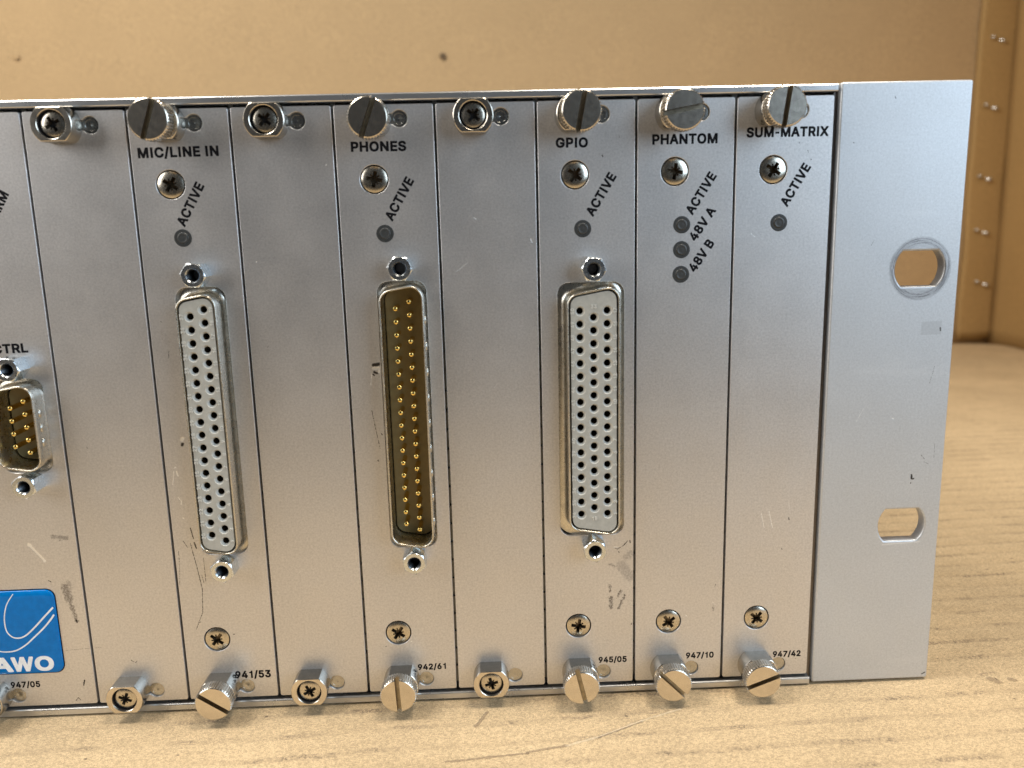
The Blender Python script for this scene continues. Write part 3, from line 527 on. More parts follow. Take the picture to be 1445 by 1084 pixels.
# -------- front panels
SX, SZT, SZB = 7.74, 125.5, 3.05
DX = 12.95
def keyhole(px, cz):
    """round adjustment hole joined by a neck to the collar bore"""
    r, hw = 1.72, 1.05
    a = math.asin(hw/r); out = []
    n = 26
    for i in range(n+1):
        t = -(math.pi - a) + 2*(math.pi-a)*i/n
        out.append((px + DX + r*math.cos(t), cz + r*math.sin(t)))
    out += [(px + SX + 2.0, cz + hw), (px + SX + 2.0, cz - hw)]
    return out
PANELS = [
 dict(k=11, x0=-426.5, x1=-223.91, plug=False, label='wide plain blank panel at the far left end of the unit'),
 dict(k=9, x0=-223.39, x1=-162.82, sx=223.39-193.10, label='leftmost front panel with the word CTRL, a small connector and a blue badge', cut=(-170.65, 64.9, 10.4, 20.4),
      text=[('ALARM', (-171.3, 105.3), 8.6, 2.0, 58.5), ('CTRL', (-174.6, 80.5), 7.25, 2.0, 1.0), ('947/05', (-181.5, 4.62), 6.5, 1.5, -0.3)],
      dark=[(-170.2, 34.9, -170.0, 34.4, .12), (-169.84, 30.03, -169.38, 29.68, .12), (-165.1, 5.79, -165.41, 4.63, .2), (-167.57, 0.9, -167.0, 1.6, .1), (-167.0, 1.6, -166.5, 0.95, .1), (-168.38, 13.24, -163.0, 13.6, .06, .5), (-165.05, 20.4, -165.0, 20.0, .25)],
      light=[(-172.99, 38.5, -170.1, 34.7, .35), (-172.99, 38.5, -172.8, 38.3, .55), (-170.3, 34.9, -170.1, 34.6, .4)],
      smear=[(-167.88, 39.99, -164.67, 39.75, .6, .8), (-166.58, 28.4, -166.0, 25.5, 1.1), (-166.0, 25.5, -165.0, 20.3, .55), (-165.6, 29.5, -165.4, 28, .5, .6)]),
 dict(k=8, x0=-162.30, x1=-142.50, label='plain front panel left of the MIC/LINE IN panel', dark=[(-154.27, 10.29, -153.6, 9.8, .08), (-153.29, 9.66, -152.9, 10.0, .07), (-161.7, 13.6, -160.4, 13.7, .06, .5), (-158, 60, -157.8, 59.7, .07, .5)]),
 dict(k=7, x0=-141.98, x1=-122.18, label='front panel printed MIC/LINE IN', cut=(-131.05, 63.9, 10.3, 58.5),
      screws=[(-134.75, 113.8), (-134.7, 14.5)], leds=[(-133.35, 103.19)],
      text=[('MIC/LINE IN', (-140.6, 119.05), 16.0, 2.05, 0.4), ('ACTIVE', (-132.75, 105.3), 9.4, 2.0, 59.5), ('941/53', (-131.46, 4.67), 8.0, 1.85, 0)],
      dark=[(-138.01, 41.01, -137.6, 38.5, .13), (-137.5, 37.6, -137.18, 36.3, .2), (-138.36, 37.45, -137.5, 32, .09), (-137.5, 32, -136.81, 26.77, .10), (-136.81, 26.77, -137.25, 21.11, .08), (-137.25, 21.11, -139.05, 17.16, .06), (-139.84, 38.06, -138.98, 36.37, .07), (-141.09, 35.9, -141.3, 31, .06, .7), (-141.3, 31, -141.68, 27.54, .05, .7), (-135.85, 34.02, -135.87, 28.43, .07, .8), (-136.6, 30, -136.3, 28.2, .06), (-137.8, 59.95, -137.9, 59.75, .45), (-136.0, 52.0, -135.6, 51.8, .12), (-138.8, 78.5, -138.6, 80.1, .06), (-138.4, 18.6, -137.9, 18.9, .1, .6), (-131.0, 15.6, -130.7, 15.6, .12), (-139.6, 86.3, -139.4, 86.1, .12, .6)],
      light=[(-137.68, 61.13, -137.9, 60.8, .5), (-139.7, 53.9, -139.5, 52.9, .22), (-140.26, 54.0, -140.8, 51, .12, .8), (-140.2, 54.6, -139.7, 54.9, .12), (-139.96, 48.1, -139.3, 47.2, .12), (-139.3, 47.2, -139.45, 46.5, .14), (-139.4, 43.4, -139.2, 43.2, .14)],
      smear=[(-139.6, 84, -138.8, 82, .7, .35)]),
 dict(k=6, x0=-121.66, x1=-101.86, label='plain front panel between the MIC/LINE IN and PHONES panels', dark=[(-118, 80.5, -118.1, 80.2, .08, .5)], light=[(-103.5, 117, -103.4, 117, .1), (-109, 118.2, -109.1, 118.2, .12, .7), (-115, 30, -115.2, 29.8, .12, .5), (-119.0, 98, -118.9, 98, .1)]),
 dict(k=5, x0=-101.34, x1=-81.54, label='front panel printed PHONES', cut=(-89.6, 64.0, 10.3, 58.6),
      screws=[(-93.95, 113.9), (-94.15, 14.35)], leds=[(-92.36, 103.06)],
      text=[('PHONES', (-98.3, 119.35), 11.1, 2.0, -0.2), ('ACTIVE', (-90.71, 105.39), 9.4, 2.0, 58.9), ('942/61', (-90.19, 4.9), 6.4, 1.5, 0.5)],
      dark=[(-96.3, 75.8, -95.2, 75.95, .48), (-96.2, 74.25, -95.6, 74.05, .34), (-96.4, 73.8, -96.3, 73.6, .25), (-97.2, 66.0, -96.6, 62.0, .05), (-96.6, 62.0, -95.9, 57.5, .05), (-96.5, 54.9, -96.4, 54.7, .14), (-95.4, 60.8, -95.3, 60.6, .15), (-97.0, 11.2, -97.2, 11, .07)],
      light=[(-96.4, 75.05, -95.2, 75.0, .42), (-95.2, 74.9, -95.2, 74.2, .3), (-96.80, 73.9, -96.95, 72.7, .09), (-97.0, 72.2, -97.14, 71.5, .09), (-91.4, 12.1, -91.3, 12.1, .16)]),
 dict(k=4, x0=-81.02, x1=-61.22, label='plain front panel between the PHONES and GPIO panels', light=[(-62.4, 101.2, -62.2, 100.6, .14), (-74, 105.8, -73.5, 105.5, .08, .7), (-78, 95, -75.5, 96.8, .04, .6), (-71, 70, -70.2, 71, .04, .6)], dark=[(-75.4, 76.3, -75.3, 76.3, .1, .4)]),
 dict(k=3, x0=-60.70, x1=-40.90, label='front panel printed GPIO', cut=(-50.1, 64.0, 14.1, 56.0),
      screws=[(-53.2, 113.85), (-53.35, 14.3)], leds=[(-51.69, 103.03)],
      text=[('GPIO', (-57.05, 119.25), 6.55, 2.0, -0.5), ('ACTIVE', (-49.52, 105.3), 9.45, 2.0, 58.5), ('945/05', (-48.83, 4.87), 6.5, 1.5, -0.2)],
      dark=[(-44.51, 32.5, -43.2, 33.2, .1), (-43.2, 33.2, -42.2, 34.3, .12), (-41.69, 34.4, -41.61, 33.9, .16), (-44.19, 31.85, -44.1, 31.7, .16), (-45.0, 32.7, -44.4, 32.5, .08), (-41.3, 14.4, -41.3, 14.2, .13), (-47.6, 117.6, -47.5, 117.4, .14), (-44.2, 121.5, -44.1, 121, .08, .6)],
      smear=[(-46.14, 23.88, -46.14, 22.2, .28, 1.2), (-45.98, 20.91, -45.9, 18.4, .45, 1.2), (-43.69, 22.6, -44.35, 21.0, .35, 1.2), (-42.9, 21.1, -44.18, 18.4, .35, 1.2), (-43.5, 28.5, -41.8, 26, 1.6, .5), (-42.5, 30.5, -41.4, 31.5, 1.0, .5), (-46.3, 28.9, -45.2, 28.5, .3, .8)],
      light=[(-45.2, 33.0, -44.2, 32.95, .12)]),
 dict(k=2, x0=-40.38, x1=-20.58, label='front panel printed PHANTOM with three dark lamps',
      screws=[(-32.67, 114.05), (-32.78, 14.5)], leds=[(-31.09, 103.31), (-31.09, 98.21), (-31.14, 93.1)],
      text=[('PHANTOM', (-37.4, 119.44), 13.4, 2.05, -0.1), ('ACTIVE', (-28.87, 105.11), 9.3, 2.0, 57.8), ('48V A', (-28.12, 99.7), 7.6, 2.0, 56.0), ('48V B', (-28.13, 93.3), 7.3, 2.0, 55.9), ('947/10', (-28.64, 5.08), 6.45, 1.5, -0.4)],
      dark=[(-22.2, 23.2, -22.3, 22.6, .07, .8)], smear=[(-22.6, 17.5, -22.4, 16.9, .25, .8)], light=[(-22.8, 18.9, -22.2, 18.3, .1, .8), (-28.9, 15.9, -28.6, 15.7, .08), (-37, 40, -36.9, 39.8, .08)]),
 dict(k=1, x0=-20.06, x1=-0.30, label='rightmost front panel printed SUM-MATRIX next to the ear',
      screws=[(-12.33, 113.95), (-12.54, 14.6)], leds=[(-10.77, 103.24)],
      text=[('SUM-MATRIX', (-18.1, 120.42), 16.9, 2.0, -0.2), ('ACTIVE', (-9.12, 106.3), 9.3, 2.0, 59.6), ('947/42', (-8.41, 4.52), 6.5, 1.5, -0.2)],
      dark=[(-6.08, 38.34, -5.95, 38.0, .16), (-7.39, 31.17, -7.3, 31.0, .12), (-6.3, 26.85, -6.25, 26.8, .1), (-5.3, 117.6, -5.2, 117.3, .12), (-7.2, 119.2, -7.0, 119.1, .08), (-4.6, 115.9, -4.55, 115.8, .08), (-13.5, 116.5, -13.4, 116.4, .07), (-3.1, 3.9, -3.0, 3.9, .1, .6)],
      light=[(-12.2, 39.6, -11.5, 36.3, .11, .8), (-10.48, 40.01, -9.6, 36.2, .12, .9), (-6.2, 42.3, -5.8, 40, .07, .6), (-16.5, 101.2, -15.6, 100.4, .07)]),
]
plug_me = None
def plug_mesh():
    bm = bmesh.new()
    lathe(bm, [(1.70, 1.4), (1.70, 0.50), (1.60, 0.42), (1.1, 0.40), (1.08, 0.415), (0.25, 0.41), (0.0, 0.50)], 28)
    box(bm, -4.4, -1.35, 0.62, 1.4, -1.03, 1.03)
    return to_mesh(bm, 'hole_plug', angle=35)
PLUG = plug_mesh()
def countersunk():
    dome = bmesh.new()
    prof = [(0.02, -0.20)] + [(2.62*q, -0.20 + 0.34*q**3.4) for q in (.15, .3, .45, .6, .7, .78, .85, .91, .96, 1.0)] + [(2.66, 0.30), (2.5, 2.2)]
    lathe(dome, prof[::-1], 40, cap_start=True, cap_end=True)
    def arm(ang, L, w0, w1, bot, tp):
        cut = bmesh.new(); top = -0.8
        m = Matrix.Rotation(R(ang), 4, 'Y')
        v = [cut.verts.new(m @ Vector(p)) for p in (
            (-L, top, -w0), (L, top, -w0), (L, top, w0), (-L, top, w0),
            (-L*tp, bot, -w1), (L*tp, bot, -w1), (L*tp, bot, w1), (-L*tp, bot, w1))]
        for f in ((0,1,2,3),(4,7,6,5),(0,4,5,1),(1,5,6,2),(2,6,7,3),(3,7,4,0)): cut.faces.new([v[i] for i in f])
        return cut
    cross = boolean(arm(0, 1.85, 0.41, 0.30, 1.7, 0.6), arm(90, 1.84, 0.41, 0.30, 1.71, 0.6), 'UNION')
    hub = bmesh.new(); lathe(hub, [(0.86, -0.8), (0.60, 1.65)], 16, cap_start=True, cap_end=True)
    cross = boolean(cross, hub, 'UNION')
    cross = boolean(cross, arm(45, 1.45, 0.20, 0.12, 0.5, 0.7), 'UNION')
    cross = boolean(cross, arm(135, 1.451, 0.20, 0.12, 0.5, 0.7), 'UNION')
    bm = boolean(dome, cross)
    for f in bm.faces:
        c = f.calc_center_median(); r_ = math.hypot(c.x, c.z)
        q = r_/2.62
        if c.y > -0.20 + 0.34*q**3.4 + 0.10 and r_ < 2.0: f.material_index = 1
    return to_mesh(bm, 'pozi_screw', angle=30)
POZI = countersunk()
def led_mesh():
    bm = bmesh.new()
    lathe(bm, [(1.5, 2.0), (1.5, -0.1), (1.78, -0.155), (1.76, -0.20), (1.60, -0.22), (1.20, -0.20), (1.16, -0.26), (1.04, -0.42), (0.86, -0.47), (0.80, -0.44), (0.4, -0.47), (0.0, -0.48)], 32)
    return to_mesh(bm, 'indicator_lamp', angle=35)
LED = led_mesh()

DCUT = {}   # connector openings: panel k -> (cx, cz, w, h)
for P_ in PANELS:
    k, x0, x1 = P_['k'], P_['x0'], P_['x1']
    o2 = (x0, 0)
    W_ = x1 - x0
    loops = [rrect(0, 0, W_, 128.4, 0.45, 3)]
    if P_.get('plug', True):
        sxo = P_.get('sx', 0.0)
        if P_['k'] != 9: loops.append(keyhole(sxo, SZT + 0.12))
        loops.append(keyhole(sxo, SZB - 0.35))
    for (x, z) in P_.get('screws', []): loops.append(circle(x-x0, z, 2.90, 36))
    for (x, z) in P_.get('leds', []): loops.append(circle(x-x0, z, 1.62, 32))
    if 'cut' in P_:
        cx, cz, cw, ch = P_['cut']; loops.append(rrect(cx-cw/2-x0, cz-ch/2, cx+cw/2-x0, cz+ch/2, 2.4, 7))
    bm = plate_bm(loops, 0.0, PT, 0.11, 1)
    me = to_mesh(bm, 'front_panel')
    mat = anodised('panel_finish', dark=[(a-x0, b, c-x0, d, *e) for a, b, c, d, *e in P_.get('dark', [])],
                   light=[(a-x0, b, c-x0, d, *e) for a, b, c, d, *e in P_.get('light', [])],
                   smears=[(a-x0, b, c-x0, d, *e) for a, b, c, d, *e in P_.get('smear', [])], seed=k*1.7+2)
    p = child('front_panel', me, mat, (x0, 0, 0), label=P_['label'])
    if P_.get('plug', True):
        sxo = P_.get('sx', 0.0)
        for zz in ((SZT+0.12, SZB-0.35) if P_['k'] != 9 else (SZB-0.35,)):
            new_obj('hole_plug', PLUG, M['plug'], p, loc=(sxo+DX, 0, zz))
    for i, (x, z) in enumerate(P_.get('screws', [])):
        new_obj('screw', POZI, [M['screw'], M['grime']], p, loc=(x-x0, 0.02, z), rot=(0, R([12, 33, 8, 38, 55, 10][(i*2+k) % 6]), 0))
    for (x, z) in P_.get('leds', []): new_obj('indicator_lamp', LED, M['led'], p, loc=(x-x0, 0.15, z))
    for s, st_, ln, cap, an in P_.get('text', []):
        lettering(s, st_, ln, cap, an, p, (x0, 0), M['ink'])
    if k == 9:
        badge_parent, badge_org = p, x0

# -------- blue maker's badge on the leftmost panel
def badge():
    x0, x1, z0, z1 = -191.5, -169.1, 8.2, 28.0
    cx, cz = (x0+x1)/2, (z0+z1)/2
    bm = bmesh.new()
    def rr(i): return rrect(x0+i-cx, z0+i-cz, x1-i-cx, z1-i-cz, max(1.9-i, 0.5), 6)
    loft(bm, [(rr(0), 0.0), (rr(0), -0.25), (rr(0.15), -0.42), (rr(0.6), -0.60), (rr(1.3), -0.70)], cap_end=True)
    bmesh.ops.recalc_face_normals(bm, faces=bm.faces)
    b = new_obj('badge', to_mesh(bm, 'badge', smooth=True, angle=60), M['blue'], badge_parent, loc=(cx-badge_org, -0.01, cz), label='blue rounded badge with white letters and two white curves')
    bm = plate_bm([rrect(x0-0.22-badge_org, z0-0.22, x1+0.22-badge_org, z1+0.22, 2.1, 6)], -0.03, 0.03)
    new_obj('badge_edge', to_mesh(bm, 'badge_edge'), M['ink'], badge_parent)
    def ribbon(pts, w0, w1):
        V = [Vector((x, z)) for x, z in pts]; sm = []
        for i in range(len(V)-1):
            p0, p1, p2, p3 = V[max(i-1, 0)], V[i], V[i+1], V[min(i+2, len(V)-1)]
            for j in range(6):
                t = j/6; sm.append(0.5*((2*p1)+(-p0+p2)*t+(2*p0-5*p1+4*p2-p3)*t*t+(-p0+3*p1-3*p2+p3)*t**3))
        sm.append(V[-1]); L, Rr = [], []
        for i, q in enumerate(sm):
            d = (sm[min(i+1, len(sm)-1)] - sm[max(i-1, 0)]).normalized(); nn = Vector((-d.y, d.x))
            ww = (w0 + (w1-w0)*i/len(sm))/2
            L.append(q+nn*ww); Rr.append(q-nn*ww)
        bm = bmesh.new()
        def yy(q):
            e = min(q.x-x0, x1-q.x, q.y-z0, z1-q.y)
            return -0.73 if e > 0.7 else -0.66
        a = [bm.verts.new((q.x-badge_org, yy(q), q.y)) for q in L]; b_ = [bm.verts.new((q.x-badge_org, yy(q), q.y)) for q in Rr]
        for i in range(len(a)-1): bm.faces.new((a[i], a[i+1], b_[i+1], b_[i]))
        return bm
    for pts, w0, w1 in (([(-177.57, 27.5), (-179.28, 25.0), (-180.18, 21.92), (-180.15, 18.96), (-179.16, 17.43), (-177.71, 17.05), (-176.14, 17.6), (-174.11, 19.3), (-171.72, 21.7), (-169.4, 24.0)], .20, .40),
                        ([(-188, 19.0), (-185.6, 15.8), (-182.62, 14.2), (-180.86, 13.85), (-178.73, 14.09), (-176.45, 15.32), (-174.42, 17.06), (-172.04, 19.2), (-170.3, 21.1), (-169.4, 22.3)], .20, .40)):
        new_obj('badge_curve', to_mesh(ribbon(pts, w0, w1), 'badge_curve'), M['white'], badge_parent)
    for ch, xa, xb in (('L', -188.6, -185.2), ('A', -184.6, -179.9), ('W', -180.2, -175.3), ('O', -175.1, -170.9)):
        lettering(ch, (xa, 8.95), xb-xa, 3.55, 0.0, badge_parent, (badge_org, 0), M['white'], bold=0.055, y=-0.735, th=0.015)
badge()

# -------- captive screw collars and thumb screws
def collar_mesh():
    out = flats(4.02, 3.22)
    sc = lambda f: [(x*f, z*f) for x, z in out]
    inn = lambda r: [((r*x/math.hypot(x, z)), (r*z/math.hypot(x, z))) for x, z in out]
    bm = bmesh.new()
    loft(bm, [(sc(1), 1.0), (sc(1), -4.05), (sc(0.985), -4.22), (sc(0.955), -4.30), (inn(2.86), -4.30), (inn(2.74), -4.22), (inn(2.68), -4.05)])
    loft(bm, [(inn(2.68), -4.05), (inn(2.66), -2.6)], cap_end=True, mat=1)
    bmesh.ops.remove_doubles(bm, verts=bm.verts, dist=1e-4)
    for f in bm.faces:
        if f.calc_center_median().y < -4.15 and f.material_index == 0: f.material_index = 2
    bmesh.ops.recalc_face_normals(bm, faces=bm.faces)
    return to_mesh(bm, 'collar', angle=32)
COLLAR = collar_mesh()
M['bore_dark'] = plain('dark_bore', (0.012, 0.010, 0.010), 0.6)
def knob_mesh():
    n = 42; bm = bmesh.new()
    def gear(r0, r1):
        o = []
        for i in range(n):
            a = 2*math.pi*i/n; d = 2*math.pi/n
            for fr, rr in ((0.0, r0), (0.32, r0), (0.5, r1), (0.82, r1)):
                o.append((rr*math.cos(a+d*fr), rr*math.sin(a+d*fr)))
        return o
    loft(bm, [(gear(3.3, 3.3), -4.35), (gear(3.75, 3.75), -4.45), (gear(4.02, 3.76), -4.7), (gear(4.02, 3.76), -7.15), (gear(3.80, 3.80), -7.42), (gear(3.66, 3.66), -7.52)], cap_start=True, cap_end=True)
    cut = bmesh.new(); box(cut, -6, 6, -9, -6.1, -0.50, 0.50)
    bm = boolean(bm, cut)
    for f in bm.faces:
        c = f.calc_center_median()
        if abs(c.z) < 0.505 and c.y > -7.53 and c.y < -6.05 and (abs(f.normal.z) > 0.9 or abs(f.normal.y) > 0.9) and max(abs(v.co.z) for v in f.verts) < 0.51: f.material_index = 1
    return to_mesh(bm, 'knob', angle=35)
KNOB = knob_mesh()
def fixing(k, top, kind, ang, dx=0.0, dz=0.0, dd=0.0, px=None):
    x = (px if px is not None else -HP*k + SX); z = SZT if top else SZB
    if kind == 'thumb':
        e = child('thumb_screw', COLLAR, [M['nickel_shaded'], M['bore_dark'], M['nickel']], (x, 0, z))
        new_obj('knob', KNOB, [M['nickel'], M['slot']], e, loc=(dx, -dd, dz), rot=(R(dz*1.2), R(-ang), R(dx*1.2)))
    else:
        e = child('captive_screw', COLLAR, [M['nickel_shaded'], M['bore_dark'], M['nickel']], (x, 0, z))
        new_obj('screw_head', POZI, [M['screw'], M['grime']], e, loc=(0.05, -3.72, 0.02), rot=(0, R(-ang), 0)).scale = (0.91, 0.91, 0.91)
    return e
for a in [(7, True, 'thumb', 70, -0.45, 0.15, 0.4), (5, True, 'thumb', 69, 0.15, -0.35, 0), (3, True, 'thumb', 79, 0.5, 0.15, 0), (2, True, 'thumb', 9.6, 0.32, -0.15, 0), (1, True, 'thumb', 82, 0.0, 0.15, 0), (7, False, 'thumb', -35, 0.15, 0.12, 0.1), (5, False, 'thumb', 92.5, -0.2, 0.08, 0), (3, False, 'thumb', 103, -0.3, 0.15, 0), (2, False, 'thumb', -45, -0.1, -0.2, 0), (1, False, 'thumb', 21, -0.3, -0.2, 0), (8, True, 'captive', 28), (6, True, 'captive', -40), (4, True, 'captive', 50), (8, False, 'captive', -22), (6, False, 'captive', -62), (4, False, 'captive', 15), (9, False, 'thumb', 60, 0, 0, 0, -185.35999999999999)]: fixing(*a)

# -------- D-sub connectors
def jack_mesh():
    bm = bmesh.new()
    hx = lambda r: [(r*math.cos(R(60*i+5*j-30)), r*math.sin(R(60*i+5*j-30))) for i in range(6) for j in (0,)]
    N = 36
    def hexr(r, blend=0.0):
        o = []
        for i in range(N):
            a = 2*math.pi*i/N
            aa = (a + math.pi/6) % (math.pi/3) - math.pi/6
            hr = r*math.cos(math.pi/6)/math.cos(aa)
            rr = hr*(1-blend) + min(hr, r*0.905)*blend
            o.append((rr*math.cos(a+R(30)), rr*math.sin(a+R(30))))
        return o
    c = lambda r: circle(0, 0, r, N, R(30))
    loft(bm, [(hexr(2.70), 1.5), (hexr(2.70), -3.85), (hexr(2.70, .8), -4.0), (c(2.28), -4.12), (c(1.50), -4.12)])
    loft(bm, [(c(1.50), -4.12), (c(1.28), -3.85)])
    # threaded bore
    pr = []
    y = -3.85
    while y < 1.0:
        pr += [(c(1.28), y), (c(1.12), y+0.2)]; y += 0.4
    loft(bm, pr, cap_end=True, mat=1)
    bmesh.ops.recalc_face_normals(bm, faces=bm.faces)
    return to_mesh(bm, 'jack_screw', angle=28)
JACK = jack_mesh()
M['bore'] = metal('dark_thread', (0.10, 0.11, 0.12), 0.35)
def socket_mesh():
    bm = bmesh.new(); n = 20
    lathe(bm, [(1.06, 0.0), (0.70, 0.62), (0.68, 0.75)], n, mat=0)
    lathe(bm, [(0.68, 0.75), (0.64, 1.3), (0.50, 1.35), (0.48, 3.5)], n, cap_end=True, mat=1)
    bmesh.ops.recalc_face_normals(bm, faces=bm.faces)
    for f in bm.faces: f.normal_flip()
    return to_mesh(bm, 'contact_hole', smooth=True)
SOCK = socket_mesh()
M['deep'] = metal('contact_bore', (0.05, 0.035, 0.02), 0.5)
def pin_mesh(L):
    bm = bmesh.new()
    lathe(bm, [(0.54, L), (0.54, 0.34), (0.48, 0.15), (0.33, 0.04), (0.13, 0.0)], 14, cap_end=True)
    bmesh.ops.recalc_face_normals(bm, faces=bm.faces)
    return to_mesh(bm, 'pin', angle=60)
def shell_mesh(w_, h_, r, front, inner_back, flare=2.6, dimples=False):
    bm = bmesh.new(); th = 0.42
    D = lambda i: dshape(w_, h_, r, i)
    rings = [(D(-flare), 0.9), (D(-1.2), 0.85), (D(-0.55), 0.62), (D(-0.2), 0.25), (D(-0.04), -0.25), (D(0), -0.9)]
    rings += [(D(0), -front+0.35), (D(0.06), -front+0.12), (D(0.18), -front), (D(th-0.12), -front), (D(th), -front+0.14), (D(th), inner_back)]
    loft(bm, rings)
    if dimples:
        for dz in dimples:
            prev = None
            m_ = Matrix.Translation((w_/2-0.02, -front*0.52, dz)) @ Matrix.Diagonal((0.32, 0.62, 0.95, 1))
            bmesh.ops.create_uvsphere(bm, u_segments=14, v_segments=8, radius=1.0, matrix=m_)
    bmesh.ops.recalc_face_normals(bm, faces=bm.faces)
    return to_mesh(bm, 'shell', angle=50)
def connector(cx, cz, kind, cols, w_, h_, r, jz, front, label, tipd=None, numerals=None):
    """cols: list of (dx, first z offset from centre, count)"""
    e = empty('connector', Vector((cx, 0, cz)) - RO, rack, label=label)
    if kind == 'female':
        new_obj('shell', shell_mesh(w_, h_, r, front, 2.0), M['tin'], e)
        ins = [dshape(w_-1.62, h_-1.62, r-0.75)]
        for dx, z0, n in cols:
            for i in range(n): ins.append(circle(dx, z0 - 2.76*i, 1.06, 20))
        bm = plate_bm(ins, -(front-0.22), 3.0, 0.0)
        # soften the outer front edge with a proud rim ring
        bmesh.ops.recalc_face_normals(bm, faces=bm.faces)
        new_obj('insert', to_mesh(bm, 'insert'), M['insert'], e)
        for dx, z0, n in cols:
            for i in range(n):
                new_obj('contact_hole', SOCK, [M['countersink'], M['deep']], e, loc=(dx, -(front-0.22), z0-2.76*i))
        if numerals:
            big = bmesh.new()
            for txt, x, z, ang in numerals:
                b = plate_bm(text_loops(txt), 0, 0.2, 0.0)
                s = 0.72/0.53
                xs = [v.co.x for v in b.verts]; mx = (min(xs)+max(xs))/2
                ca, sa = math.cos(R(ang)), math.sin(R(ang))
                vm = {}
                for v in b.verts:
                    X = (v.co.x-mx)*s; Z = (v.co.z-0.255)*s
                    vm[v] = big.verts.new((x+X*ca-Z*sa, -(front-0.22)-0.13+(v.co.y/0.2)*0.14, z+X*sa+Z*ca))
                for f in b.faces:
                    try: big.faces.new([vm[v] for v in f.verts])
                    except ValueError: pass
                b.free()
            new_obj('moulded_numbers', to_mesh(big, 'moulded_numbers'), M['countersink'], e, kind='stuff')
    else:
        new_obj('shell', shell_mesh(w_, h_, r, front, 3.4, dimples=[2.9, -0.2, -3.3] if h_ < 30 else [21-5.5*i for i in range(9)]), M['tin'], e)
        back = 2.6
        bm = bmesh.new()
        D = lambda i: dshape(w_-1.1, h_-1.1, r-0.5, i)
        loft(bm, [(D(0), 4.0), (D(0.05), back+0.1), (D(0.2), back)], cap_end=True)
        bmesh.ops.recalc_face_normals(bm, faces=bm.faces)
        new_obj('insert', to_mesh(bm, 'insert', angle=30), M['brown'], e)
        pm = pin_mesh(back + tipd)
        for dx, z0, n in cols:
            for i in range(n): new_obj('pin', pm, M['gold'], e, loc=(dx, -tipd, z0-2.76*i))
    for s in (1, -1):
        new_obj('jack_screw', JACK, [M['zinc'], M['bore']], e, loc=(0.05, 0, s*jz), rot=(0, R(7 if s > 0 else 22), 0))
    return e
num_mic = []
for i in range(19): num_mic.append((str(19-i), 2.98, 24.84-2.76*i, 90))
for i in range(18): num_mic.append((str(37-i), -2.98, 23.46-2.76*i, 90))
connector(-130.85, 64.05, 'female', [(1.42, 24.84, 19), (-1.42, 23.46, 18)], 8.3, 55.3, 2.6, 31.75, 4.35,
          'female connector with two columns of sockets on the MIC/LINE IN panel', numerals=num_mic)
connector(-89.45, 64.3, 'male', [(1.42, 24.84, 19), (-1.42, 23.46, 18)], 9.2, 56.0, 2.8, 31.75, 4.2,
          'male connector with gold pins on the PHONES panel', tipd=2.2)
num_gp = [('33', 0.0, 23.0, 0), ('18', 0.0, -23.0, 0)]
for i in range(17): num_gp.append((str(17-i), 4.42, 22.08-2.76*i, 0 if False else 90)); num_gp.append((str(50-i), -4.42, 22.08-2.76*i, 90))
connector(-50.0, 64.3, 'female', [(2.84, 22.08, 17), (0.0, 20.70, 16), (-2.84, 22.08, 17)], 11.1, 52.8, 2.6, 30.55, 4.0,
          'female connector with three columns of sockets on the GPIO panel', numerals=num_gp)
connector(-170.15, 65.2, 'male', [(1.42, 5.52, 5), (-1.42, 4.14, 4)], 9.2, 17.8, 2.8, 12.5, 4.3,
          'small nine-pin male connector under the word CTRL', tipd=2.4)

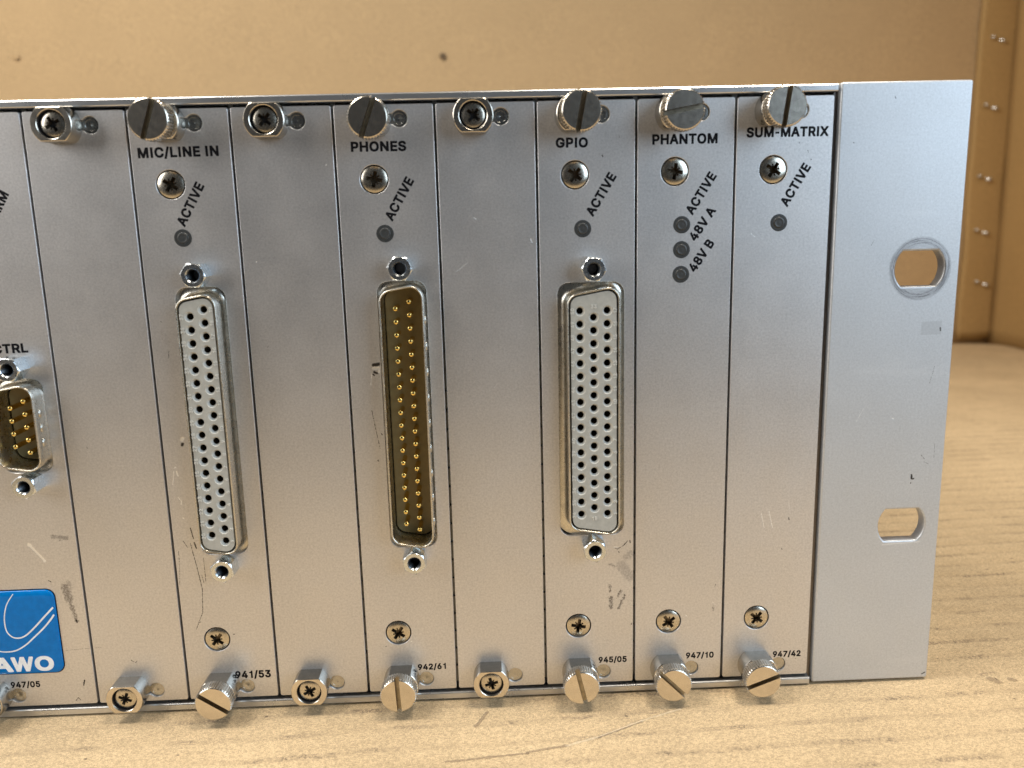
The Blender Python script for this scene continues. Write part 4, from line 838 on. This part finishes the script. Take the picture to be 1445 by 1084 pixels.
# -------- rails, side plate, ear, body
def rail(zs, top):
    bm = bmesh.new()
    # profile in y,z extruded along x
    prof = zs
    xa, xb = -426.8, 0.30
    a = [bm.verts.new((xa, y, z)) for y, z in prof]; b = [bm.verts.new((xb, y, z)) for y, z in prof]
    n = len(prof)
    for i in range(n): bm.faces.new((a[i], a[(i+1) % n], b[(i+1) % n], b[i]))
    bm.faces.new(a[::-1]); bm.faces.new(b)
    bmesh.ops.recalc_face_normals(bm, faces=bm.faces)
    for v in bm.verts: v.co -= RO
    return to_mesh(bm, 'rail')
new_obj('rail', rail([(-0.15, 129.15), (-0.30, 129.3), (-0.30, 130.30), (-0.12, 130.52), (0.10, 130.60), (8, 130.60), (8, 129.05), (0.1, 129.05)], True), RAIL, rack, label='top rail above the front panels')
new_obj('rail', rail([(-0.30, -1.15), (-0.24, -0.98), (-0.10, -0.86), (0.12, -0.80), (9, -0.55), (9, -2.38), (-0.2, -2.38), (-0.30, -2.28)], False), RAIL, rack, label='bottom rail under the front panels')
bm = bmesh.new()
def bxw(b, x0, x1, y0, y1, z0, z1): box(b, x0-RO.x, x1-RO.x, y0, y1, z0-RO.z, z1-RO.z)
bxw(bm, 0.02, 0.84, 1.3, 200, -2.4, 130.4)
new_obj('side_plate', to_mesh(bm, 'side_plate'), metal('side_plate_metal', (0.20, 0.18, 0.165), 0.35), rack)
bm = bmesh.new()
bxw(bm, -426.8, 0.0, 9.2, 200, -2.55, -1.5); bxw(bm, -426.8, 0.0, 9.2, 200, 129.5, 130.6); bxw(bm, -426.8, 0.0, 199, 200, -1.5, 129.5)
bxw(bm, -426.8, 0.0, 12, 13, -1.5, 129.5)
new_obj('chassis', to_mesh(bm, 'chassis'), metal('chassis_metal', (0.30, 0.30, 0.29), 0.4), rack)
# dark guide strips seen between the panels, contact fingers in the gaps
for k in range(0, 9):
    bm = bmesh.new(); x = -HP*k
    if k:
        z = 1.0
        j = 0
        while z < 127:
            L = 4.3
            bxw(bm, x-0.5, x+0.5, 1.55, 2.2, z, z+L-0.55); z += L; j += 1
    if k: new_obj('contact_strip', to_mesh(bm, 'contact_strip'), M['gasket'], rack, kind='stuff')
    else: bm.free()
# ear plate
def slot(cx, cz, r, f): return [(cx+x, cz+z) for x, z in flats(r, f, 44)]
bm = plate_bm([rrect(0.95, -2.3, 28.22, 130.85, 0.5, 3), slot(19.75, 92.95, 5.25, 3.72), slot(19.65, 35.75, 5.25, 3.72)], 0.0, 3.0, 0.42, 2)
for v in bm.verts: v.co -= Vector((0, 0, 0))
ear = child('mounting_ear', to_mesh(bm, 'mounting_ear'), EAR, (0, -0.02, 0), label='pale grey mounting ear with two slotted holes')
